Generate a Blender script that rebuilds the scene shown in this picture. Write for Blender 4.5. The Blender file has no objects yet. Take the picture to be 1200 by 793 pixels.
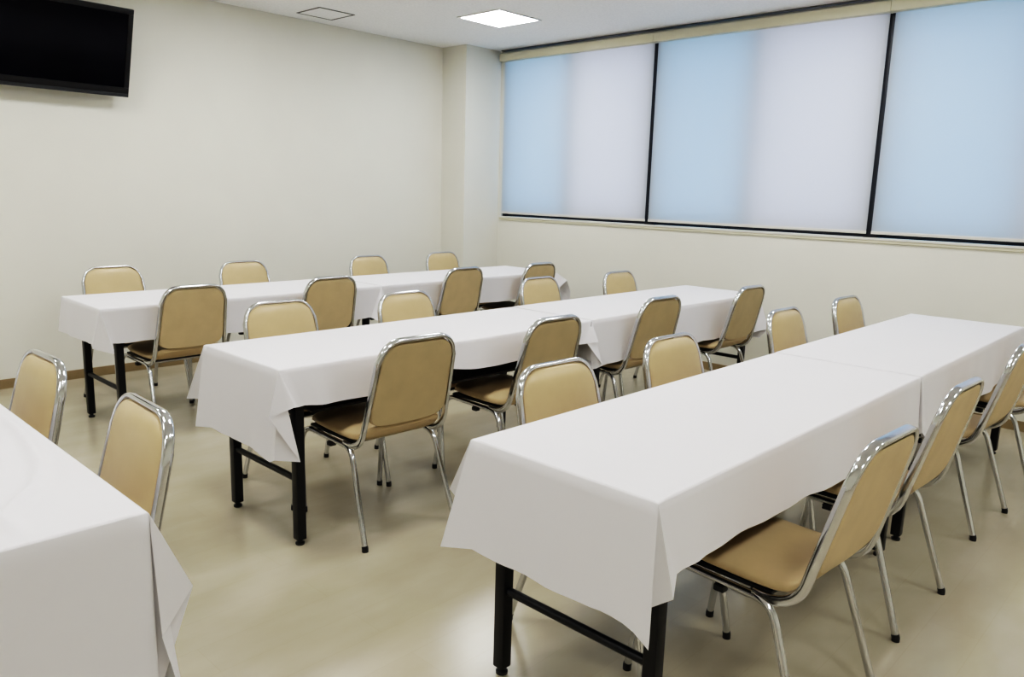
import bpy, bmesh, math, random
from mathutils import Vector, Matrix
random.seed(4)
scene = bpy.context.scene
C = scene.collection
PI = math.pi

# ------------------------------------------------------------------ materials
def new_mat(name):
    m = bpy.data.materials.new(name); m.use_nodes = True
    nt = m.node_tree
    for n in list(nt.nodes): nt.nodes.remove(n)
    out = nt.nodes.new('ShaderNodeOutputMaterial')
    return m, nt, out

def principled(name, col, rough=.5, metal=0.0, spec=.5, coat=0.0, noise=0.0, nscale=20, bump=0.0, bscale=200, sheen=0.0, stretch=(1, 1, 1)):
    m, nt, out = new_mat(name)
    b = nt.nodes.new('ShaderNodeBsdfPrincipled')
    b.inputs['Roughness'].default_value = rough
    b.inputs['Metallic'].default_value = metal
    b.inputs['Specular IOR Level'].default_value = spec
    b.inputs['Coat Weight'].default_value = coat
    b.inputs['Sheen Weight'].default_value = sheen
    nt.links.new(b.outputs[0], out.inputs[0])
    tc = nt.nodes.new('ShaderNodeTexCoord'); mp = nt.nodes.new('ShaderNodeMapping')
    mp.inputs['Scale'].default_value = stretch
    nt.links.new(tc.outputs['Object'], mp.inputs[0])
    n = nt.nodes.new('ShaderNodeTexNoise'); n.inputs['Scale'].default_value = nscale; n.inputs['Detail'].default_value = 4
    nt.links.new(mp.outputs[0], n.inputs['Vector'])
    r = nt.nodes.new('ShaderNodeValToRGB')
    lo = [c * (1 - noise) for c in col]; hi = [min(1, c * (1 + noise)) for c in col]
    r.color_ramp.elements[0].position = .3; r.color_ramp.elements[1].position = .7
    r.color_ramp.elements[0].color = (*lo, 1); r.color_ramp.elements[1].color = (*hi, 1)
    nt.links.new(n.outputs['Fac'], r.inputs[0]); nt.links.new(r.outputs[0], b.inputs['Base Color'])
    if bump:
        n2 = nt.nodes.new('ShaderNodeTexNoise'); n2.inputs['Scale'].default_value = bscale; n2.inputs['Detail'].default_value = 3
        nt.links.new(mp.outputs[0], n2.inputs['Vector'])
        bp = nt.nodes.new('ShaderNodeBump'); bp.inputs['Strength'].default_value = bump; bp.inputs['Distance'].default_value = .002
        nt.links.new(n2.outputs['Fac'], bp.inputs['Height']); nt.links.new(bp.outputs[0], b.inputs['Normal'])
    return m

M = {}
M['wall'] = principled('wall_paper', (.72, .705, .63), .75, noise=.015, nscale=3, bump=.25, bscale=350, spec=.3)
M['ceil'] = principled('ceiling_board', (.88, .88, .875), .9, noise=.05, nscale=60, bump=.4, bscale=120, spec=.2)
M['vinyl'] = principled('tan_vinyl', (.51, .395, .235), .34, noise=.05, nscale=9, bump=.12, bscale=500, spec=.4)
M['vinylback'] = principled('tan_back_vinyl', (.52, .42, .26), .5, noise=.05, nscale=12, bump=.15, bscale=600, spec=.35)
M['chrome'] = principled('chrome', (.62, .63, .645), .13, metal=1, noise=.02, nscale=30)
M['rubber'] = principled('black_rubber', (.012, .012, .013), .5, noise=.1)
M['black'] = principled('black_powder_coat', (.006, .006, .008), .38, noise=.1, spec=.4)
M['board'] = principled('dark_board', (.03, .027, .025), .5, noise=.15, nscale=30)
M['base'] = principled('tan_baseboard', (.27, .205, .115), .5, noise=.06, nscale=15)
M['cream'] = principled('cream_aluminium', (.62, .585, .45), .5, noise=.01)
M['sill'] = principled('pale_sill', (.66, .64, .58), .45, noise=.01)
M['frame'] = principled('dark_window_frame', (.02, .022, .028), .4, noise=.05)
M['screen'] = principled('black_glass', (.002, .002, .005), .12, noise=.05, spec=.12)
M['bezel'] = principled('black_gloss_plastic', (.006, .006, .008), .28, noise=.05)
M['bezelgrey'] = principled('dark_grey_plastic', (.03, .032, .036), .32, noise=.05)
M['seam'] = principled('grey_gap', (.16, .16, .155), .8, noise=.02)
M['white'] = principled('white_lamp_frame', (.8, .8, .8), .5, noise=.01)

def cloth_mat():
    m, nt, out = new_mat('white_table_linen')
    b = nt.nodes.new('ShaderNodeBsdfPrincipled')
    b.inputs['Roughness'].default_value = .8; b.inputs['Specular IOR Level'].default_value = .15
    b.inputs['Sheen Weight'].default_value = .15
    tc = nt.nodes.new('ShaderNodeTexCoord')
    n = nt.nodes.new('ShaderNodeTexNoise'); n.inputs['Scale'].default_value = 2.2; n.inputs['Detail'].default_value = 2
    nt.links.new(tc.outputs['Object'], n.inputs['Vector'])
    r = nt.nodes.new('ShaderNodeValToRGB')
    r.color_ramp.elements[0].color = (.72, .705, .72, 1); r.color_ramp.elements[1].color = (.755, .74, .75, 1)
    nt.links.new(n.outputs['Fac'], r.inputs[0]); nt.links.new(r.outputs[0], b.inputs['Base Color'])
    w = nt.nodes.new('ShaderNodeTexNoise'); w.inputs['Scale'].default_value = 7; w.inputs['Detail'].default_value = 3
    nt.links.new(tc.outputs['Object'], w.inputs['Vector'])
    bp = nt.nodes.new('ShaderNodeBump'); bp.inputs['Strength'].default_value = .25; bp.inputs['Distance'].default_value = .006
    nt.links.new(w.outputs['Fac'], bp.inputs['Height']); nt.links.new(bp.outputs[0], b.inputs['Normal'])
    t = nt.nodes.new('ShaderNodeBsdfTranslucent'); t.inputs[0].default_value = (.75, .73, .74, 1)
    mx = nt.nodes.new('ShaderNodeMixShader'); mx.inputs[0].default_value = .06
    nt.links.new(b.outputs[0], mx.inputs[1]); nt.links.new(t.outputs[0], mx.inputs[2]); nt.links.new(mx.outputs[0], out.inputs[0])
    return m
M['cloth'] = cloth_mat()

def floor_mat():
    m, nt, out = new_mat('vinyl_floor')
    b = nt.nodes.new('ShaderNodeBsdfPrincipled')
    b.inputs['Specular IOR Level'].default_value = .5
    tc = nt.nodes.new('ShaderNodeTexCoord')
    mp = nt.nodes.new('ShaderNodeMapping'); mp.inputs['Scale'].default_value = (1.0, 2.2, 1)
    nt.links.new(tc.outputs['Object'], mp.inputs[0])
    n = nt.nodes.new('ShaderNodeTexNoise'); n.inputs['Scale'].default_value = 2.5; n.inputs['Detail'].default_value = 5
    nt.links.new(mp.outputs[0], n.inputs['Vector'])
    r = nt.nodes.new('ShaderNodeValToRGB')
    r.color_ramp.elements[0].position = .3; r.color_ramp.elements[1].position = .72
    r.color_ramp.elements[0].color = (.41, .368, .275, 1); r.color_ramp.elements[1].color = (.465, .42, .325, 1)
    nt.links.new(n.outputs['Fac'], r.inputs[0])
    br = nt.nodes.new('ShaderNodeTexBrick')
    br.inputs['Scale'].default_value = 1; br.inputs['Mortar Size'].default_value = .0015; br.inputs['Mortar Smooth'].default_value = .4
    br.inputs['Brick Width'].default_value = .9; br.inputs['Row Height'].default_value = .15
    br.inputs['Color1'].default_value = (.97, .97, .97, 1); br.inputs['Color2'].default_value = (1, 1, 1, 1); br.inputs['Mortar'].default_value = (.94, .935, .92, 1)
    nt.links.new(tc.outputs['Object'], br.inputs['Vector'])
    mx = nt.nodes.new('ShaderNodeMix'); mx.data_type = 'RGBA'; mx.blend_type = 'MULTIPLY'; mx.inputs['Factor'].default_value = .8
    nt.links.new(r.outputs[0], mx.inputs[6]); nt.links.new(br.outputs['Color'], mx.inputs[7])
    nt.links.new(mx.outputs[2], b.inputs['Base Color'])
    n2 = nt.nodes.new('ShaderNodeTexNoise'); n2.inputs['Scale'].default_value = 1.6
    nt.links.new(tc.outputs['Object'], n2.inputs['Vector'])
    mr = nt.nodes.new('ShaderNodeMapRange'); mr.inputs['To Min'].default_value = .19; mr.inputs['To Max'].default_value = .27
    nt.links.new(n2.outputs['Fac'], mr.inputs['Value']); nt.links.new(mr.outputs[0], b.inputs['Roughness'])
    n3 = nt.nodes.new('ShaderNodeTexNoise'); n3.inputs['Scale'].default_value = 25
    nt.links.new(tc.outputs['Object'], n3.inputs['Vector'])
    bp = nt.nodes.new('ShaderNodeBump'); bp.inputs['Strength'].default_value = .12; bp.inputs['Distance'].default_value = .002
    nt.links.new(n3.outputs['Fac'], bp.inputs['Height']); nt.links.new(bp.outputs[0], b.inputs['Normal'])
    nt.links.new(b.outputs[0], out.inputs[0])
    return m
M['floor'] = floor_mat()

def blind_mat():
    m, nt, out = new_mat('translucent_blind_fabric')
    tc = nt.nodes.new('ShaderNodeTexCoord')
    wv = nt.nodes.new('ShaderNodeTexNoise'); wv.inputs['Scale'].default_value = 300
    nt.links.new(tc.outputs['Object'], wv.inputs['Vector'])
    r = nt.nodes.new('ShaderNodeValToRGB')
    r.color_ramp.elements[0].color = (.60, .60, .56, 1); r.color_ramp.elements[1].color = (.64, .64, .60, 1)
    nt.links.new(wv.outputs['Fac'], r.inputs[0])
    d = nt.nodes.new('ShaderNodeBsdfDiffuse'); t = nt.nodes.new('ShaderNodeBsdfTranslucent')
    nt.links.new(r.outputs[0], d.inputs[0]); nt.links.new(r.outputs[0], t.inputs[0])
    mx = nt.nodes.new('ShaderNodeMixShader'); mx.inputs[0].default_value = .55
    nt.links.new(d.outputs[0], mx.inputs[1]); nt.links.new(t.outputs[0], mx.inputs[2]); nt.links.new(mx.outputs[0], out.inputs[0])
    return m
M['blind'] = blind_mat()

def glass_mat(name, col):
    m, nt, out = new_mat(name)
    t = nt.nodes.new('ShaderNodeBsdfTransparent'); t.inputs[0].default_value = (*col, 1)
    g = nt.nodes.new('ShaderNodeBsdfGlossy'); g.inputs['Roughness'].default_value = .02
    mx = nt.nodes.new('ShaderNodeMixShader'); mx.inputs[0].default_value = .05
    nt.links.new(t.outputs[0], mx.inputs[1]); nt.links.new(g.outputs[0], mx.inputs[2]); nt.links.new(mx.outputs[0], out.inputs[0])
    return m
M['glass_blue'] = glass_mat('blue_light_tint_glass', (.62, .79, 1.0))  # pane tint invented to turn the daylight on each blind's left half blue
M['glass_clear'] = glass_mat('pale_light_tint_glass', (.82, .84, .97))  # paler tint added for the whiter glow on the right half

def emis(name, col, s):
    m, nt, out = new_mat(name)
    e = nt.nodes.new('ShaderNodeEmission'); e.inputs[0].default_value = (*col, 1); e.inputs[1].default_value = s
    nt.links.new(e.outputs[0], out.inputs[0]); return m
M['lamp'] = emis('led_diffuser', (.98, .985, .99), 16)
M['lamp_fill'] = emis('led_diffuser_fill', (.98, .985, .99), 15.5)  # for the unseen row added to brighten the camera-side cloth skirts

# ------------------------------------------------------------------ helpers
def link(name, bm, mat, parent=None, smooth=True, angle=40):
    me = bpy.data.meshes.new(name)
    bmesh.ops.recalc_face_normals(bm, faces=bm.faces)
    if smooth:
        for f in bm.faces: f.smooth = True
        th = math.radians(angle)
        for e in bm.edges:
            if len(e.link_faces) == 2 and e.calc_face_angle(0) > th: e.smooth = False
    bm.to_mesh(me); bm.free()
    me.materials.append(mat)
    o = bpy.data.objects.new(name, me); C.objects.link(o)
    if parent: o.parent = parent
    return o

def box(bm, x0, x1, y0, y1, z0, z1, bev=0.0):
    vs = [bm.verts.new((x, y, z)) for x in (x0, x1) for y in (y0, y1) for z in (z0, z1)]
    F = [(0, 1, 3, 2), (4, 6, 7, 5), (0, 4, 5, 1), (2, 3, 7, 6), (0, 2, 6, 4), (1, 5, 7, 3)]
    fs = [bm.faces.new([vs[i] for i in f]) for f in F]
    if bev:
        es = list({e for f in fs for e in f.edges})
        bmesh.ops.bevel(bm, geom=es, offset=bev, segments=2, profile=.6, affect='EDGES')

def loft(bm, rings, cap=True, closed=False):
    V = [[bm.verts.new(p) for p in r] for r in rings]
    n = len(V[0]); m = len(V)
    for i in range(m if closed else m - 1):
        a, b = V[i], V[(i + 1) % m]
        for j in range(n):
            bm.faces.new((a[j], a[(j + 1) % n], b[(j + 1) % n], b[j]))
    if cap and not closed:
        bm.faces.new(V[0][::-1]); bm.faces.new(V[-1])
    return V

def tube(bm, pts, r, n=12, taper=None):
    P = [Vector(p) for p in pts]
    rings = []; prev = None
    for i, p in enumerate(P):
        t = (P[min(i + 1, len(P) - 1)] - P[max(i - 1, 0)]).normalized()
        if prev is None:
            a = Vector((0, 0, 1)) if abs(t.z) < .9 else Vector((1, 0, 0))
            u = (a - t * a.dot(t)).normalized()
        else:
            u = (prev - t * prev.dot(t)).normalized()
        prev = u; v = t.cross(u)
        rings.append([p + (u * math.cos(2 * PI * k / n) + v * math.sin(2 * PI * k / n)) * r for k in range(n)])
    loft(bm, rings)

def arc(p0, p1, p2, n=6):          # quadratic bend through control point p1
    p0, p1, p2 = Vector(p0), Vector(p1), Vector(p2)
    return [(1 - t) ** 2 * p0 + 2 * t * (1 - t) * p1 + t * t * p2 for t in [k / n for k in range(n + 1)]]

def props(o, label=None, cat=None, group=None, kind=None):
    if label: o['label'] = label
    if cat: o['category'] = cat
    if group: o['group'] = group
    if kind: o['kind'] = kind
    return o

def empty(name, loc, rz=0, **k):
    o = bpy.data.objects.new(name, None); C.objects.link(o)
    o.empty_display_size = .1
    o.location = loc; o.rotation_euler = (0, 0, rz)
    return props(o, **k)

def copy_tree(o, parent=None):
    c = o.copy(); C.objects.link(c)
    if parent: c.parent = parent
    for ch in list(o.children): copy_tree(ch, c)
    return c

# ------------------------------------------------------------------ room
XW, YL, ZC = 5.554, 5.81, 2.68
X0, Y0 = -2.6, -2.4
def struct(name, bm, mat, smooth=False, parent=None):
    o = link(name, bm, mat, parent, smooth)
    if not parent: o['kind'] = 'structure'
    return o

bm = bmesh.new(); box(bm, X0 - .2, XW + .2, Y0 - .2, YL + .2, -.1, 0); struct('floor', bm, M['floor'])
bm = bmesh.new(); box(bm, X0 - .2, XW + .2, Y0 - .2, YL + .2, ZC, ZC + .1); struct('ceiling', bm, M['ceil'])
bm = bmesh.new(); box(bm, X0 - .2, XW + .2, YL, YL + .2, 0, ZC); struct('wall_left', bm, M['wall'])
bm = bmesh.new(); box(bm, X0 - .2, X0, Y0, YL, 0, ZC); struct('wall_back', bm, M['wall'])
bm = bmesh.new(); box(bm, X0 - .2, XW + .2, Y0 - .2, Y0, 0, ZC); struct('wall_near', bm, M['wall'])
WB, WT = 1.118, 2.66       # window opening
WY0, WY1 = .09, 5.435
bm = bmesh.new()
box(bm, XW, XW + .2, Y0, YL, 0, WB)
box(bm, XW, XW + .2, Y0, YL, WT, ZC)
box(bm, XW, XW + .2, Y0, WY0, WB, WT)
box(bm, XW, XW + .2, WY1, YL, WB, WT)
struct('wall_right', bm, M['wall'])
bm = bmesh.new(); box(bm, 5.093, XW, 5.482, YL, 0, ZC); struct('wall_pillar', bm, M['wall'])
# baseboards
bh = .062
bm = bmesh.new(); box(bm, X0, 5.093, YL - .012, YL, 0, bh); struct('baseboard_left', bm, M['base'])
bm = bmesh.new(); box(bm, XW - .012, XW, Y0, 5.47, 0, bh); struct('baseboard_right', bm, M['base'])
bm = bmesh.new(); box(bm, 5.081, XW - .012, 5.470, 5.482, 0, bh); box(bm, 5.081, 5.093, 5.482, YL - .012, 0, bh); struct('baseboard_pillar', bm, M['base'])
bm = bmesh.new(); box(bm, X0, X0 + .012, Y0, YL - .012, 0, bh); struct('baseboard_back', bm, M['base'])
bm = bmesh.new(); box(bm, X0 + .012, XW - .012, Y0, Y0 + .012, 0, bh); struct('baseboard_near', bm, M['base'])
# windows behind the blinds
edges = [(5.435, 3.715), (3.715, 1.915), (1.915, .09)]
for i, (ya, yb) in enumerate(edges):
    bm = bmesh.new()
    fx0, fx1 = XW + .075, XW + .125
    w = .045
    box(bm, fx0, fx1, yb, ya, WB, WB + .055); box(bm, fx0, fx1, yb, ya, WT - .05, WT)
    box(bm, fx0, fx1, yb, yb + w, WB + .055, WT - .05); box(bm, fx0, fx1, ya - w, ya, WB + .055, WT - .05)
    o = struct('window_%d' % (i + 1), bm, M['frame'])
    ym = (ya + yb) / 2 + .03
    bm = bmesh.new(); box(bm, fx0 + .005, fx1 - .005, ym - .035, ym + .035, WB + .055, WT - .05)
    link('sash_stile', bm, M['frame'], o, False)
    bm = bmesh.new(); box(bm, fx0 + .02, fx0 + .026, ym + .035, ya - w, WB + .055, WT - .05)
    link('pane', bm, M['glass_blue'], o, False)
    bm = bmesh.new(); box(bm, fx0 + .03, fx0 + .036, yb + w, ym - .035, WB + .055, WT - .05)
    link('pane', bm, M['glass_clear'], o, False)
for k, ym in enumerate((5.425, 3.7165, 1.915, .10)):
    bm = bmesh.new(); hw = .015 if k in (0, 3) else .048
    box(bm, XW + .022, XW + .0745, ym - hw, min(ym + hw, 5.4349), WB + .0125, WT - .0005); struct('trim_%d' % (k + 4), bm, M['frame'])
# sill and head trim
bm = bmesh.new(); box(bm, XW - .016, XW + .075, WY0, 5.45, WB - .004, WB + .012, .003); struct('trim_1', bm, M['sill'], True)
bm = bmesh.new(); box(bm, XW - .011, XW - .0005, WY0, 5.45, WB - .022, WB - .0045, .002); struct('trim_2', bm, M['cream'], True)

# roller blinds: head cassette, fabric, bottom bar
bl = [(5.418, 3.733, 'roller blind nearest the wall pillar, glowing pale blue at its left'),
      (3.700, 1.932, 'middle roller blind between the two dark upright gaps'),
      (1.898, .13, 'roller blind at the right end, cut off by the photo edge')]
for i, (ya, yb, lab) in enumerate(bl):
    t = empty('roller_blind', (XW - .03, (ya + yb) / 2, 2.575), label=lab, cat='blind', group='roller blinds pulled down over the windows')
    L = (ya - yb) / 2
    ca = [5.44, 3.7165, 1.915, .09]
    cm = (ya + yb) / 2
    bm = bmesh.new(); box(bm, -.045, .028, ca[i + 1] - cm + .0006, ca[i] - cm - .0006, 0, .068, .004); link('head_box', bm, M['cream'], t)
    bm = bmesh.new()
    pr = []
    for k in range(25):
        y = -L + 2 * L * k / 24
        pr.append([(0.012 + .0015 * math.sin(k * .9 + i), y, z) for z in (0.0, -.35, -.7, -1.05, -1.40)])
    V = [[bm.verts.new(p) for p in r] for r in pr]
    for a, b in zip(V[:-1], V[1:]):
        for j in range(4): bm.faces.new((a[j], a[j + 1], b[j + 1], b[j]))
    link('blind_fabric', bm, M['blind'], t)
    bm = bmesh.new(); box(bm, .006, .018, -L, L, -1.42, -1.400, .002); link('bottom_bar', bm, M['sill'], t)
bm = bmesh.new(); box(bm, XW - .05, XW, WY0, 5.44, 2.673, ZC - .0005); struct('trim_3', bm, M['seam'])

# ceiling lights; the low-y row is unseen, added to lift the near side
lab = {(4.5, 4.48): 'square white LED ceiling light glowing near the window wall'}
k = 0
for lx in (4.5, 2.7, .9, -.9):
    for ly in (4.48, 2.0, -.6):
        vis = (lx, ly) in lab
        t = empty('ceiling_light', (lx, ly, ZC), label=lab.get((lx, ly), 'square white LED ceiling light added to the ceiling out of the photo'), cat='ceiling light')
        if not vis: t['group'] = 'ceiling lights outside the photo'
        bm = bmesh.new()
        a, b = .232, .212
        for (x0, x1, y0, y1) in ((-a, a, -a, -b), (-a, a, b, a), (-a, -b, -b, b), (b, a, -b, b)):
            box(bm, x0, x1, y0, y1, -.008, -.0003)
        link('light_frame', bm, M['white'], t, False)
        bm = bmesh.new(); box(bm, -b, b, -b, b, -.006, -.0005); link('diffuser', bm, M['lamp' if ly > 0 else 'lamp_fill'], t, False)
        k += 1
# ceiling access hatch
t = empty('ceiling_hatch', (3.59, 5.47, ZC), label='square ceiling access hatch with a thin grey frame by the left wall', cat='hatch')
bm = bmesh.new()
a, b = .16, .148
for (x0, x1, y0, y1) in ((-a, a, -a, -b), (-a, a, b, a), (-a, -b, -b, b), (b, a, -b, b)): box(bm, x0, x1, y0, y1, -.004, -.0003)
link('hatch_frame', bm, M['seam'], t, False)
bm = bmesh.new(); box(bm, -.143, .143, -.143, .143, -.003, -.0003); link('hatch_panel', bm, M['ceil'], t, False)

# ------------------------------------------------------------------ television
tv = empty('television', (1.67, 5.735, 1.945), label='black flat screen television mounted high on the left wall, tilted down', cat='television')
TW, TH = .49, .56
def tilt(o): o.rotation_euler = (math.radians(19), 0, 0); return o
bm = bmesh.new()
for (x0, x1, z0, z1) in ((-TW, TW, 0, .055), (-TW, TW, TH - .032, TH), (-TW, -TW + .032, .055, TH - .032), (TW - .032, TW, .055, TH - .032)):
    box(bm, x0, x1, -.055, -.03, z0, z1, .003)
tilt(link('bezel', bm, M['bezel'], tv))
bm = bmesh.new(); box(bm, -TW + .032, TW - .032, -.049, -.035, .055, TH - .032); tilt(link('screen', bm, M['screen'], tv, False))
bm = bmesh.new()
rings = [[(s * (TW - .004 - q), y, z) for s, z in ((-1, .004 + q), (1, .004 + q), (1, TH - .004 - q), (-1, TH - .004 - q))] for y, q in ((-.03, 0), (-.012, .01), (.0, .05))]
loft(bm, rings); tilt(link('back_cover', bm, M['bezel'], tv))
bm = bmesh.new(); box(bm, -TW + .002, TW - .002, -.060, -.0555, -.006, .016, .0015); tilt(link('lower_trim', bm, M['bezelgrey'], tv))
bm = bmesh.new(); box(bm, -.05, .05, -.075, .066, .25, .29); box(bm, -.12, .12, .060, .0745, .12, .42); link('wall_bracket', bm, M['black'], tv, False)

# ------------------------------------------------------------------ folding tables
ZT = .715
TABG = 'black legged folding tables under white cloths'
def folding_table(x0, x1, y0, y1, label, along='x'):
    L, W = (x1 - x0), (y1 - y0)
    cx, cy = (x0 + x1) / 2, (y0 + y1) / 2
    rz = 0
    if along == 'y': L, W, rz = W, L, PI / 2
    t = empty('folding_table', (cx, cy, 0), rz, label=label, cat='table', group=TABG)
    h, w = L / 2 - .006, W / 2 - .006
    bm = bmesh.new(); box(bm, -h, h, -w, w, ZT - .028, ZT - .004, .004); link('tabletop', bm, M['board'], t)
    bm = bmesh.new()
    for s in (-1, 1):
        box(bm, -h + .07, h - .07, s * (w - .05) - .012, s * (w - .05) + .012, ZT - .072, ZT - .0285)
    link('apron_rail', bm, M['black'], t, False)
    bm = bmesh.new()
    box(bm, -h + .15, h - .15, -w + .022, w - .022, .520, .530)  # shelf panel made solid and wide to deepen the shade over the seats
    for xx in (-h + .22, 0, h - .22):
        tube(bm, [(xx, -w + .05, ZT - .06), (xx, -w + .055, .525), (xx, -w + .09, .514), (xx, w - .09, .514), (xx, w - .055, .525), (xx, w - .05, ZT - .06)], .005, 6)
    link('shelf', bm, M['black'], t)
    lx = h - .092
    for sx in (-1, 1):
        for sy in (-1, 1):
            bm = bmesh.new()
            box(bm, sx * lx - .019, sx * lx + .019, sy * (w - .04) - .019, sy * (w - .04) + .019, .022, ZT - .0285, .005)
            lg = link('leg', bm, M['black'], t)
            bm = bmesh.new()
            n = 12
            prof = [(.017, .0), (.018, .008), (.010, .012), (.009, .024)]
            loft(bm, [[(sx * lx + r * math.cos(2 * PI * k / n), sy * (w - .04) + r * math.sin(2 * PI * k / n), z) for k in range(n)] for r, z in prof])
            link('foot_glide', bm, M['rubber'], lg)
        bm = bmesh.new()
        tube(bm, [(sx * lx, -(w - .06), .262), (sx * lx, w - .06, .262)], .0125, 10)
        link('crossbar', bm, M['black'], t)
        bm = bmesh.new()
        tube(bm, [(sx * lx, 0, .50), (sx * (lx - .25), 0, ZT - .04)], .006, 8)
        tube(bm, [(sx * lx, -(w - .06), .50), (sx * lx, w - .06, .50)], .008, 8)
        link('folding_stay', bm, M['black'], t)
    return t

# ------------------------------------------------------------------ tablecloths
def tablecloth(x0, x1, y0, y1, ca, cb, cc, cd, hems, label, seed=0, zt=ZT, amp=(.012, .012, .012, .012), top=None):
    """corner order: a=(x0,y0) b=(x1,y0) c=(x1,y1) d=(x0,y1); each a list of (dx,dy,zhem) walked counter-clockwise.
    The skirt is ruled from the table edge to the hem."""
    rnd = random.Random(seed)
    cor = [(x0, y0), (x1, y0), (x1, y1), (x0, y1)]
    paths = [ca, cb, cc, cd]
    nor = [(0, -1), (1, 0), (0, 1), (-1, 0)]
    top_p, hem_p = [], []
    for i in range(4):
        # fold at corner i, each facet subdivided
        cp = paths[i]
        for a, b in zip(cp[:-1], cp[1:]):
            for k in range(4):
                f = k / 4
                top_p.append(cor[i])
                hem_p.append((cor[i][0] + a[0] + (b[0] - a[0]) * f, cor[i][1] + a[1] + (b[1] - a[1]) * f, a[2] + (b[2] - a[2]) * f))
        top_p.append(cor[i]); hem_p.append((cor[i][0] + cp[-1][0], cor[i][1] + cp[-1][1], cp[-1][2]))
        # straight side to the next corner
        j = (i + 1) % 4
        A, B = cor[i], cor[j]
        sa, sb = cp[-1], paths[j][0]
        L = math.hypot(B[0] - A[0], B[1] - A[1])
        n = max(6, int(L / .035))
        ph = rnd.random() * 6; ph2 = rnd.random() * 6
        hm = hems[i]
        for k in range(1, n):
            f = k / n
            ox = sa[0] * max(0, 1 - f * L / .22) + sb[0] * max(0, 1 - (1 - f) * L / .22)
            oy = sa[1] * max(0, 1 - f * L / .22) + sb[1] * max(0, 1 - (1 - f) * L / .22)
            env = min(1, f * L / .15, (1 - f) * L / .15)
            wv = .008 + amp[i] * (.6 + .5 * math.sin(f * L * 13 + ph) + .35 * math.sin(f * L * 31 + ph2))
            bx = A[0] + (B[0] - A[0]) * f; by = A[1] + (B[1] - A[1]) * f
            hz = None
            for (f0, z0), (f1, z1) in zip(hm[:-1], hm[1:]):
                if f0 <= f <= f1: hz = z0 + (z1 - z0) * (f - f0) / (f1 - f0 + 1e-9)
            ea = max(0, 1 - f * L / .10); eb = max(0, 1 - (1 - f) * L / .10)
            hz = hz * (1 - ea) * (1 - eb) + sa[2] * ea * (1 - eb) + sb[2] * eb
            hz += .003 * math.sin(f * L * 17 + ph)
            # keep the top of the ruling spread along the edge
            top_p.append((bx, by)); hem_p.append((bx + ox * 1 + nor[i][0] * wv * env, by + oy + nor[i][1] * wv * env, hz))
    bm = bmesh.new()
    rows = 10
    N = len(top_p)
    cxm, cym = (x0 + x1) / 2, (y0 + y1) / 2
    def ring(t, ins=0):
        r = []
        for (tx, ty), (hx, hy, hz) in zip(top_p, hem_p):
            if ins:
                r.append((tx, ty, zt))
            else:
                s = t
                r.append((tx + (hx - tx) * s, ty + (hy - ty) * s, zt - .004 + (hz - zt + .004) * s))
        return r
    # skirt rings; first ring is the rounded lip
    def lip(e, dz):
        r = []
        for (tx, ty) in top_p:
            sx = -1 if tx > cxm else 1; sy = -1 if ty > cym else 1
            ax = e if (abs(tx - x0) < 1e-6 or abs(tx - x1) < 1e-6) else 0
            ay = e if (abs(ty - y0) < 1e-6 or abs(ty - y1) < 1e-6) else 0
            r.append((tx + sx * ax, ty + sy * ay, zt + dz))
        return r
    rings = [lip(.006, 0), lip(.0022, -.0018)] + [ring((k / rows)) for k in range(0, rows + 1)]
    V = [[bm.verts.new(p) for p in r] for r in rings]
    for a, b in zip(V[:-1], V[1:]):
        for j in range(N):
            jj = (j + 1) % N
            vs = (a[j], a[jj], b[jj], b[j])
            try: bm.faces.new(vs)
            except ValueError: pass
    # top surface as a grid welded by position
    gs = .009 if top else .03; nx = max(2, int((x1 - x0) / gs)); ny = max(2, int((y1 - y0) / gs))
    G = []
    for i in range(nx + 1):
        row = []
        for j in range(ny + 1):
            x = x0 + .006 + (x1 - x0 - .012) * i / nx; y = y0 + .006 + (y1 - y0 - .012) * j / ny
            z = zt + (top(x, y) if top else 0)
            row.append(bm.verts.new((x, y, z)))
        G.append(row)
    for i in range(nx):
        for j in range(ny): bm.faces.new((G[i][j], G[i + 1][j], G[i + 1][j + 1], G[i][j + 1]))
    bmesh.ops.remove_doubles(bm, verts=bm.verts, dist=.0004)
    o = link('tablecloth', bm, M['cloth'], None, True, 62)
    return props(o, label=label, cat='tablecloth', group='white tablecloths')

SIDE = lambda a, b=None: [(0, a), (1, a if b is None else b)]
# plain closed corners used inside a run (end cloth hangs between two tables)
def plain(i, z1, z2, e=.012):
    s = [(-1, -1), (1, -1), (1, 1), (-1, 1)][i]
    first = [(-e, 0), (0, -e), (e, 0), (0, e)][i]; last = [(0, -e), (e, 0), (0, e), (-e, 0)][i]
    return [(first[0], first[1], z1), (s[0] * e, s[1] * e, (z1 + z2) / 2 - .01), (last[0], last[1], z2)]
Wd = .590
# ---- front row (nearest the camera)
y = .849
rx = (1.376, 3.187, 3.197, 5.010)
folding_table(rx[0], rx[1], y, y + Wd, 'black legged folding table under the near cloth of the front right row')
folding_table(rx[2], rx[3], y, y + Wd, 'black legged folding table under the window-side cloth of the front right row')
tablecloth(rx[0], rx[1], y, y + Wd,
    [(-.012, .035, .398), (-.014, -.008, .374), (.004, .002, .385), (.020, .014, .455), (.040, -.030, .485), (.075, -.014, .528)],
    [(-.06, -.012, .475), (.002, -.016, .47), (.004, .0, .47)],
    [(.003, -.01, .47), (.003, .01, .47), (-.03, .015, .5)],
    [(.05, .02, .53), (.004, .085, .548), (.020, .045, .50), (-.004, .112, .368), (-.016, -.03, .414)],
    [[(0, .53), (.3, .525), (.55, .50), (1, .475)], SIDE(.47), SIDE(.52), [(0, .415), (.5, .405), (1, .42)]],
    'long white tablecloth on the near half of the front right row, its short end nearest', 1, amp=(.006, .0, .012, .006))
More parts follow.
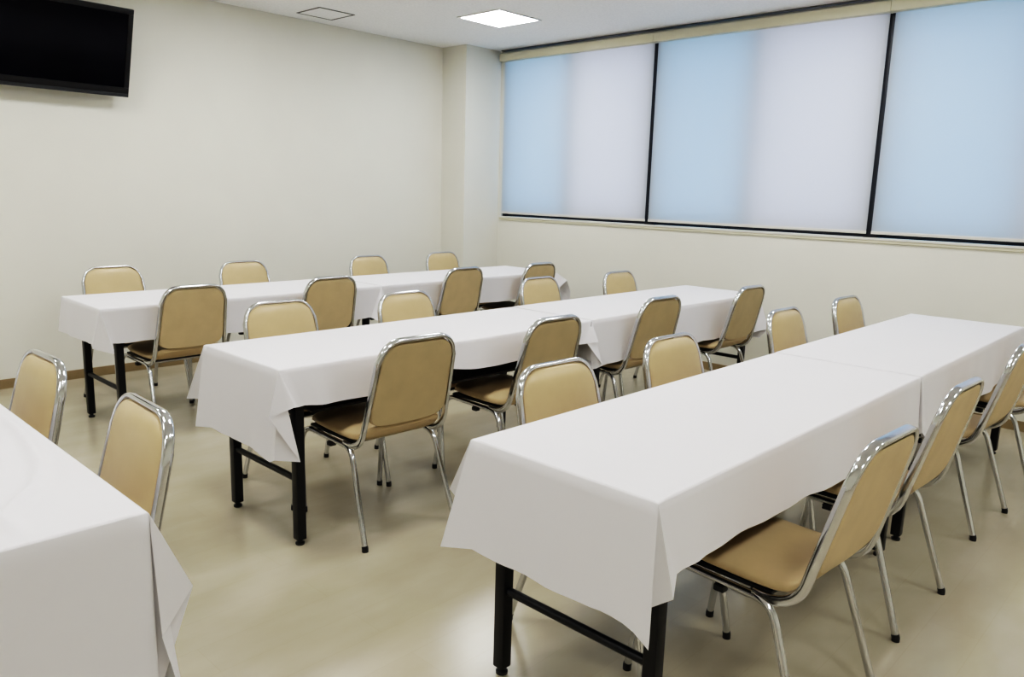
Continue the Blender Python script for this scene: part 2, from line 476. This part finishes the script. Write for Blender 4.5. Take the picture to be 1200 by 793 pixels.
tablecloth(rx[2], rx[3], y, y + Wd,
    [(-.003, .01, .47), (-.012, -.030, .50), (.012, -.045, .47), (.045, -.012, .47)],
    [(-.05, -.014, .50), (.06, -.07, .49), (.03, -.02, .44), (.012, .05, .42)],
    [(.012, -.05, .42), (.08, .07, .45), (-.05, .014, .52)],
    [(.05, .012, .52), (-.003, .012, .48), (-.003, -.01, .48)],
    [[(0, .47), (.5, .47), (1, .52)], SIDE(.42), SIDE(.52), SIDE(.47)],
    'long white tablecloth on the window half of the front right row', 2, zt=ZT + .002, amp=(.012, .008, .012, .0))
# ---- middle row
y = 2.464
rx = (1.398, 3.215, 3.232, 5.120)
folding_table(rx[0], rx[1], y, y + Wd, 'black legged folding table under the left cloth of the middle row')
folding_table(rx[2], rx[3], y, y + Wd, 'black legged folding table under the window-side cloth of the middle row')
tablecloth(rx[0], rx[1], y, y + Wd,
    [(-.012, .06, .355), (-.018, .015, .375), (.062, -.030, .362), (-.045, -.004, .545), (.045, -.024, .572), (.07, -.014, .568)],
    [(-.09, -.014, .60), (.012, -.045, .605), (-.055, -.022, .602), (.025, -.065, .49), (.035, -.040, .47), (.004, .0, .5)],
    [(.004, -.01, .5), (.004, .01, .5), (-.03, .012, .52)],
    [(.05, .015, .52), (-.012, .160, .456), (.020, .06, .47), (-.012, .085, .350), (-.014, -.06, .38)],
    [[(0, .568), (.25, .55), (.45, .60), (.6, .572), (1, .605)], SIDE(.5), SIDE(.52), [(0, .378), (.5, .38), (1, .36)]],
    'long white tablecloth on the left half of the middle row', 3, amp=(.010, 0, .012, .006))
tablecloth(rx[2], rx[3], y, y + Wd,
    [(-.004, .01, .46), (-.004, -.006, .45), (.03, -.012, .45)],
    [(-.05, -.014, .45), (.05, -.07, .47), (.03, -.02, .40), (.012, .05, .40)],
    [(.012, -.05, .40), (.08, .07, .43), (-.05, .014, .5)],
    [(.05, .012, .5), (-.004, .012, .48), (-.004, -.01, .48)],
    [[(0, .464), (.4, .466), (1, .464)], SIDE(.40), SIDE(.5), SIDE(.47)],
    'long white tablecloth on the window half of the middle row', 4, zt=ZT + .0015, amp=(.010, .008, .012, .0))
# ---- back row along the left wall
y = 4.241
rx = (1.404, 3.192, 3.204, 5.006)
folding_table(rx[0], rx[1], y, y + Wd, 'black legged folding table under the left cloth of the back row')
folding_table(rx[2], rx[3], y, y + Wd, 'black legged folding table under the window-side cloth of the back row')
tablecloth(rx[0], rx[1], y, y + Wd,
    [(-.012, .12, .515), (-.035, .035, .505), (.01, -.015, .49), (.045, -.035, .478), (.05, -.012, .53)],
    [(-.10, -.012, .51), (-.075, -.075, .49), (.02, -.10, .465), (.035, -.03, .49), (-.02, -.015, .52), (.002, .0, .5)],
    [(.003, -.01, .5), (.003, .01, .5), (-.03, .012, .52)],
    [(.05, .015, .52), (-.008, .075, .505), (-.012, -.05, .512)],
    [[(0, .53), (.4, .515), (1, .505)], SIDE(.5), SIDE(.52), SIDE(.512)],
    'long white tablecloth on the left half of the back row', 5, amp=(.010, 0, .012, .006))
tablecloth(rx[2], rx[3], y, y + Wd,
    [(-.003, .01, .5), (-.003, -.006, .5), (.03, -.012, .5)],
    [(-.05, -.014, .52), (.00, -.13, .655), (.04, -.14, .56), (.06, -.12, .46), (.012, .05, .45)],
    [(.012, -.05, .45), (.08, .07, .45), (-.05, .014, .52)],
    [(.05, .012, .52), (-.003, .012, .5), (-.003, -.01, .5)],
    [[(0, .5), (.5, .52), (1, .52)], SIDE(.45), SIDE(.52), SIDE(.5)],
    'long white tablecloth on the window half of the back row', 6, zt=ZT + .0015, amp=(.010, .008, .012, .0))
# ---- head table at the left edge, running across the rows
hx0, hx1, hy0, hy1 = -.030, .571, 1.527, 3.33
folding_table(hx0, hx1, hy0, hy1, 'black legged folding table hidden by the cloth at the lower left edge', along='y')
ARC = [(.36, 1.56), (.352, 1.67), (.395, 1.741), (.44, 1.80), (.469, 1.867), (.495, 1.95), (.512, 2.057), (.527, 2.17), (.534, 2.283), (.53, 2.40)]
def ridge(x, y):
    d = 9
    for (a, b), (c, e) in zip(ARC[:-1], ARC[1:]):
        ux, uy = c - a, e - b; L2 = ux * ux + uy * uy
        t = max(0, min(1, ((x - a) * ux + (y - b) * uy) / L2))
        d = min(d, math.hypot(x - a - ux * t, y - b - uy * t))
    return .012 * math.exp(-(d / .017) ** 2) * min(1, max(0, (y - hy0) / .12)) * min(1, max(0, (hx1 - x) / .03))
tablecloth(hx0, hx1, hy0, hy1,
    [(-.014, .05, .32), (-.06, -.06, .30), (.05, -.014, .32)],
    [(-.03, -.016, .26), (-.004, -.010, .24), (.004, .012, .30), (.076, -.012, .530), (.004, -.020, .445), (.050, -.012, .24), (.03, .05, .25)],
    [(.014, -.06, .47), (.07, .07, .42), (-.05, .014, .42)],
    [(.05, .014, .42), (-.07, .07, .40), (-.014, -.05, .40)],
    [SIDE(.27), [(0, .25), (.08, .30), (.125, .47), (1, .47)], SIDE(.42), SIDE(.4)],
    'white cloth with a curved crease on the lower left table', 7, amp=(.003, .008, .012, .012), top=ridge)

# ------------------------------------------------------------------ chairs
HW0, HW1, ZTOP, YTOP = .197, .176, .815, -.33
def by(z): return -.24 + (z - .46) / (ZTOP - .46) * (YTOP + .24)
def bw(z): return HW0 + (HW1 - HW0) * (z - .46) / (ZTOP - .46)
BN = Vector((0, ZTOP - .46, -(YTOP + .24))).normalized()     # normal of the back plane, towards the sitter
BU = Vector((0, YTOP + .24, ZTOP - .46)).normalized()

def make_chair():
    t = empty('stacking_chair', (0, 0, 0))
    # back frame: flat-oval chrome hoop that curls forward at the bottom to meet the seat rails
    path, nrm = [], []
    side = []
    # J curl, from the rail backwards then up
    J = arc((0, -.105, .382), (0, -.222, .372), (0, -.243, .468), 8)
    for k, p in enumerate(J):
        q = J[min(k + 1, len(J) - 1)] - J[max(k - 1, 0)]
        tt = q.normalized(); side.append((Vector((-HW0, p.y, p.z)), Vector((0, tt.z, -tt.y))))
    for k in range(1, 12):
        z = .468 + (ZTOP - .085 - .468) * k / 11
        side.append((Vector((-bw(z), by(z), z)), BN))
    r = .085
    for k in range(1, 9):
        a = PI / 2 * k / 8
        z = ZTOP - r + r * math.sin(a); x = -(HW1 - r + r * math.cos(a))
        side.append((Vector((x, by(z), z)), BN))
    hoop = side + [(Vector((-p.x, p.y, p.z)), n) for p, n in side[::-1]]
    bm = bmesh.new(); rings = []
    for k, (p, n) in enumerate(hoop):
        a = hoop[max(k - 1, 0)][0]; b = hoop[min(k + 1, len(hoop) - 1)][0]
        T = (b - a).normalized(); s = T.cross(n).normalized(); n = s.cross(T).normalized()
        ring = []
        for j in range(14):
            an = 2 * PI * j / 14
            cx_, sx_ = math.cos(an), math.sin(an)
            # superellipse section: 15 mm thick, 27 mm deep
            fx = math.copysign(abs(cx_) ** .7, cx_) * .0078; fy = math.copysign(abs(sx_) ** .7, sx_) * .0140
            ring.append(p + s * fx + n * fy)
        rings.append(ring)
    loft(bm, rings); link('back_frame', bm, M['chrome'], t)
    # back cushion and rear panel share the outline inside the hoop
    def outline_w(z, ztop, zbot, ins, rt, rb):
        w = bw(z) - ins
        if z > ztop - rt: w -= rt - math.sqrt(max(0, rt * rt - (z - ztop + rt) ** 2))
        if z < zbot + rb: w -= rb - math.sqrt(max(0, rb * rb - (zbot + rb - z) ** 2))
        return w
    def pad(ztop, zbot, ins, rt, rb, off, th, crown, sag=0, bulge=1.0):
        bm = bmesh.new(); rings = []
        zs = [zbot + (ztop - zbot) * (1 - math.cos(PI * k / 22)) / 2 for k in range(23)]
        for z in zs:
            w = max(.012, outline_w(z, ztop, zbot, ins, rt, rb))
            f = (z - zbot) / (ztop - zbot)
            e = min(1, math.sin(PI * f) * 3.2) if 0 < f < 1 else 0
            e = .25 + .75 * e ** .6 if e > 0 else .25
            ring = []
            for j in range(28):
                an = 2 * PI * j / 28; c_, s_ = math.cos(an), math.sin(an)
                x = math.copysign(abs(c_) ** .45, c_) * w
                d = math.copysign(abs(s_) ** .6, s_) * th * e
                if s_ > 0: d += crown * e * (1 - (x / (w + 1e-6)) ** 2)
                zz = z - sag * (1 - (x / .19) ** 2) * max(0, 1 - f * 2.2)
                ring.append(Vector((x, by(z), zz)) + BN * (off + d))
            rings.append(ring)
        loft(bm, rings); return bm
    link('backrest', pad(ZTOP - .009, .480, .0085, .078, .05, .006, .011, .012, .012), M['vinyl'], t)
    link('back_panel', pad(ZTOP - .014, .484, .0115, .074, .048, -.0085, .0035, 0, .014), M['vinylback'], t)
    # seat: upholstered pan whose rear edge curls upward
    S = [(.186, .408), (.182, .420), (.150, .424), (.09, .421), (.02, .418), (-.05, .416), (-.11, .416), (-.155, .418), (-.190, .426), (-.215, .442), (-.228, .458), (-.233, .468)]
    bm = bmesh.new(); rings = []
    for k, (yy, zz) in enumerate(S):
        a = S[max(k - 1, 0)]; b = S[min(k + 1, len(S) - 1)]
        T = Vector((0, b[0] - a[0], b[1] - a[1])).normalized(); Nn = Vector((0, T.z, -T.y))
        if Nn.z < 0: Nn = -Nn
        if k > 8 and Nn.y < 0: Nn = -Nn
        f = k / (len(S) - 1)
        w = .194
        if yy > .12: w -= .05 * ((yy - .12) / .066) ** 2.2
        if k >= 9: w -= .010 * (k - 8)
        th = .021 if 1 < k < 9 else (.013 if k in (1, 9, 10) else .005)
        ring = []
        for j in range(28):
            an = 2 * PI * j / 28; c_, s_ = math.cos(an), math.sin(an)
            x = math.copysign(abs(c_) ** .42, c_) * w
            d = math.copysign(abs(s_) ** .65, s_) * th
            if s_ > 0 and th > .01: d += .010 * (1 - (x / w) ** 2)
            ring.append(Vector((x, yy, zz)) + Nn * d)
        rings.append(ring)
    loft(bm, rings); link('seat', bm, M['vinyl'], t)
    # dark base board under the seat
    bm = bmesh.new(); box(bm, -.185, .185, -.15, .165, .388, .3985, .003); link('seat_board', bm, M['rubber'], t)
    # side rails with the front and rear legs
    R = .0112
    for s in (-1, 1):
        bm = bmesh.new(); tube(bm, [(s * .197, .135, .383), (s * .197, .03, .380), (s * .197, -.112, .377)], R); link('seat_rail', bm, M['chrome'], t)
        for d, yb, yf in ((1, .135, .250), (-1, -.112, -.282)):
            z0 = .383 if d > 0 else .377
            bend = arc((s * .197, yb, z0), (s * .199, yb + d * .050, z0 - .001), (s * .2035, yb + d * .068, z0 - .058), 7)
            bm = bmesh.new(); tube(bm, bend + [Vector((s * .222, yf, .012))], R)
            lg = link('leg', bm, M['chrome'], t)
            bm = bmesh.new()
            dirv = (Vector((s * .222, yf, .012)) - bend[-1]).normalized()
            e = Vector((s * .222, yf, .012))
            tube(bm, [e - dirv * .010, e + dirv * .0002, (e.x, e.y, .0)], .0125, 12)
            link('foot_cap', bm, M['rubber'], lg)
        bm = bmesh.new(); box(bm, s * .197 - .013, s * .197 + .013, .0, -.03, .352, .369, .003); link('stacking_bumper', bm, M['rubber'], t)
    bm = bmesh.new()
    tube(bm, [(-.196, .12, .376), (.196, .12, .376)], .009, 10); tube(bm, [(-.196, -.09, .372), (.196, -.09, .372)], .009, 10)
    link('cross_tube', bm, M['chrome'], t)
    return t

CH = [
 # (x, y, rot deg, label, group)
 (1.856, 4.990, 181.4, 'tan chair against the left wall at the left end of the back row', 'a'),
 (2.726, 4.930, 181.1, 'tan chair against the left wall, second from the left behind the back row', 'a'),
 (3.800, 4.900, 181.5, 'tan chair against the left wall, third from the left behind the back row', 'a'),
 (4.600, 4.910, 180.3, 'tan chair behind the back row, beside the wall pillar', 'a'),
 (1.846, 4.450, 1.6, 'tan chair seen from behind at the left end of the back row', 'b'),
 (2.705, 4.420, .3, 'tan chair seen from behind, second from the left at the back row', 'b'),
 (3.840, 4.430, 0, 'tan chair seen from behind, third from the left at the back row', 'b'),
 (4.632, 4.400, .1, 'tan chair seen from behind at the window end of the back row', 'b'),
 (1.900, 3.015, 179.2, 'tan chair facing the camera at the left end of the middle row', 'c'),
 (2.620, 2.950, 180.3, 'tan chair facing the camera, second from the left behind the middle row', 'c'),
 (3.811, 3.045, 179.9, 'tan chair facing the camera, third from the left behind the middle row', 'c'),
 (4.620, 2.994, 179.0, 'tan chair facing the camera, alone against the window wall behind the middle row', 'c'),
 (1.868, 2.560, -1.5, 'tan chair in full view from behind at the left end of the middle row', 'd'),
 (2.652, 2.549, -.7, 'tan chair seen from behind, second from the left at the middle row', 'd'),
 (3.691, 2.650, -2.9, 'tan chair seen from behind beside the cloth fold, third along the middle row', 'd'),
 (4.651, 2.610, -.6, 'tan chair seen from behind at the window end of the middle row', 'd'),
 (1.905, 1.285, 177.5, 'tan chair facing the camera at the left end of the front right row', 'e'),
 (2.644, 1.310, 177.8, 'tan chair facing the camera, second from the left behind the front right row', 'e'),
 (3.805, 1.365, 178.4, 'tan chair facing the camera, third from the left behind the front right row', 'e'),
 (4.610, 1.358, 177.6, 'tan chair facing the camera at the window end of the front right row', 'e'),
 (1.962, .890, -2.5, 'nearest tan chair with its seat lit, pushed under the front right cloth', 'f'),
 (2.724, .915, -1.7, 'second tan chair from the camera along the right side of the front row', 'f'),
 (3.765, .935, -3.0, 'third tan chair from the camera along the right side of the front row', 'f'),
 (4.545, .890, 0.0, 'tan chair cut off by the right edge of the photo at the front row', 'f'),
 (.416, 1.976, 87.9, 'tan chair at the lower left table, the one nearer the camera', 'g'),
 (.400, 2.700, 91.5, 'tan chair at the lower left table, the one nearer the left wall', 'g'),
]
GR = dict(a='chairs along the far side of the back row', b='chairs along the near side of the back row', c='chairs along the far side of the middle row',
          d='chairs along the near side of the middle row', e='chairs along the far side of the front right row', f='chairs along the near side of the front right row',
          g='chairs at the lower left table')
proto = make_chair()
for i, (x, y, rd, lb, g) in enumerate(CH):
    o = proto if i == 0 else copy_tree(proto)
    o.location = (x, y, 0); o.rotation_euler = (0, 0, math.radians(rd))
    props(o, label=lb, cat='chair', group=GR[g])

# ------------------------------------------------------------------ daylight outside
w = bpy.data.worlds.new('daylight'); scene.world = w; w.use_nodes = True
bg = w.node_tree.nodes['Background']; bg.inputs[0].default_value = (.86, .93, 1.0, 1); bg.inputs[1].default_value = 1.2

# ------------------------------------------------------------------ camera
cd = bpy.data.cameras.new('camera'); cam = bpy.data.objects.new('camera', cd); C.objects.link(cam)
yaw, pitch, roll, f = .7562741, -.1864207, .0292750, 909.642
fw = Vector((math.cos(yaw) * math.cos(pitch), math.sin(yaw) * math.cos(pitch), math.sin(pitch)))
r0 = Vector((math.sin(yaw), -math.cos(yaw), 0)); u0 = r0.cross(fw)
r1 = r0 * math.cos(roll) + u0 * math.sin(roll); u1 = -r0 * math.sin(roll) + u0 * math.cos(roll)
mt = Matrix((r1, u1, -fw)).transposed().to_4x4(); mt.translation = (0, 0, 1.36556)
cam.matrix_world = mt
cd.sensor_fit = 'HORIZONTAL'; cd.sensor_width = 36; cd.lens = f / 1200 * 36; cd.clip_start = .02
scene.camera = cam
scene.view_settings.view_transform = 'Standard'
scene.view_settings.look = 'None'
scene.view_settings.exposure = 0
vs = scene.view_settings; vs.use_curve_mapping = True
cm = vs.curve_mapping; cv = cm.curves[3]
for px_, py_ in ((.015, .010), (.04, .048), (.10, .20), (.175, .40), (.30, .60), (.43, .735), (.60, .85)): cv.points.new(px_, py_)
cm.update()
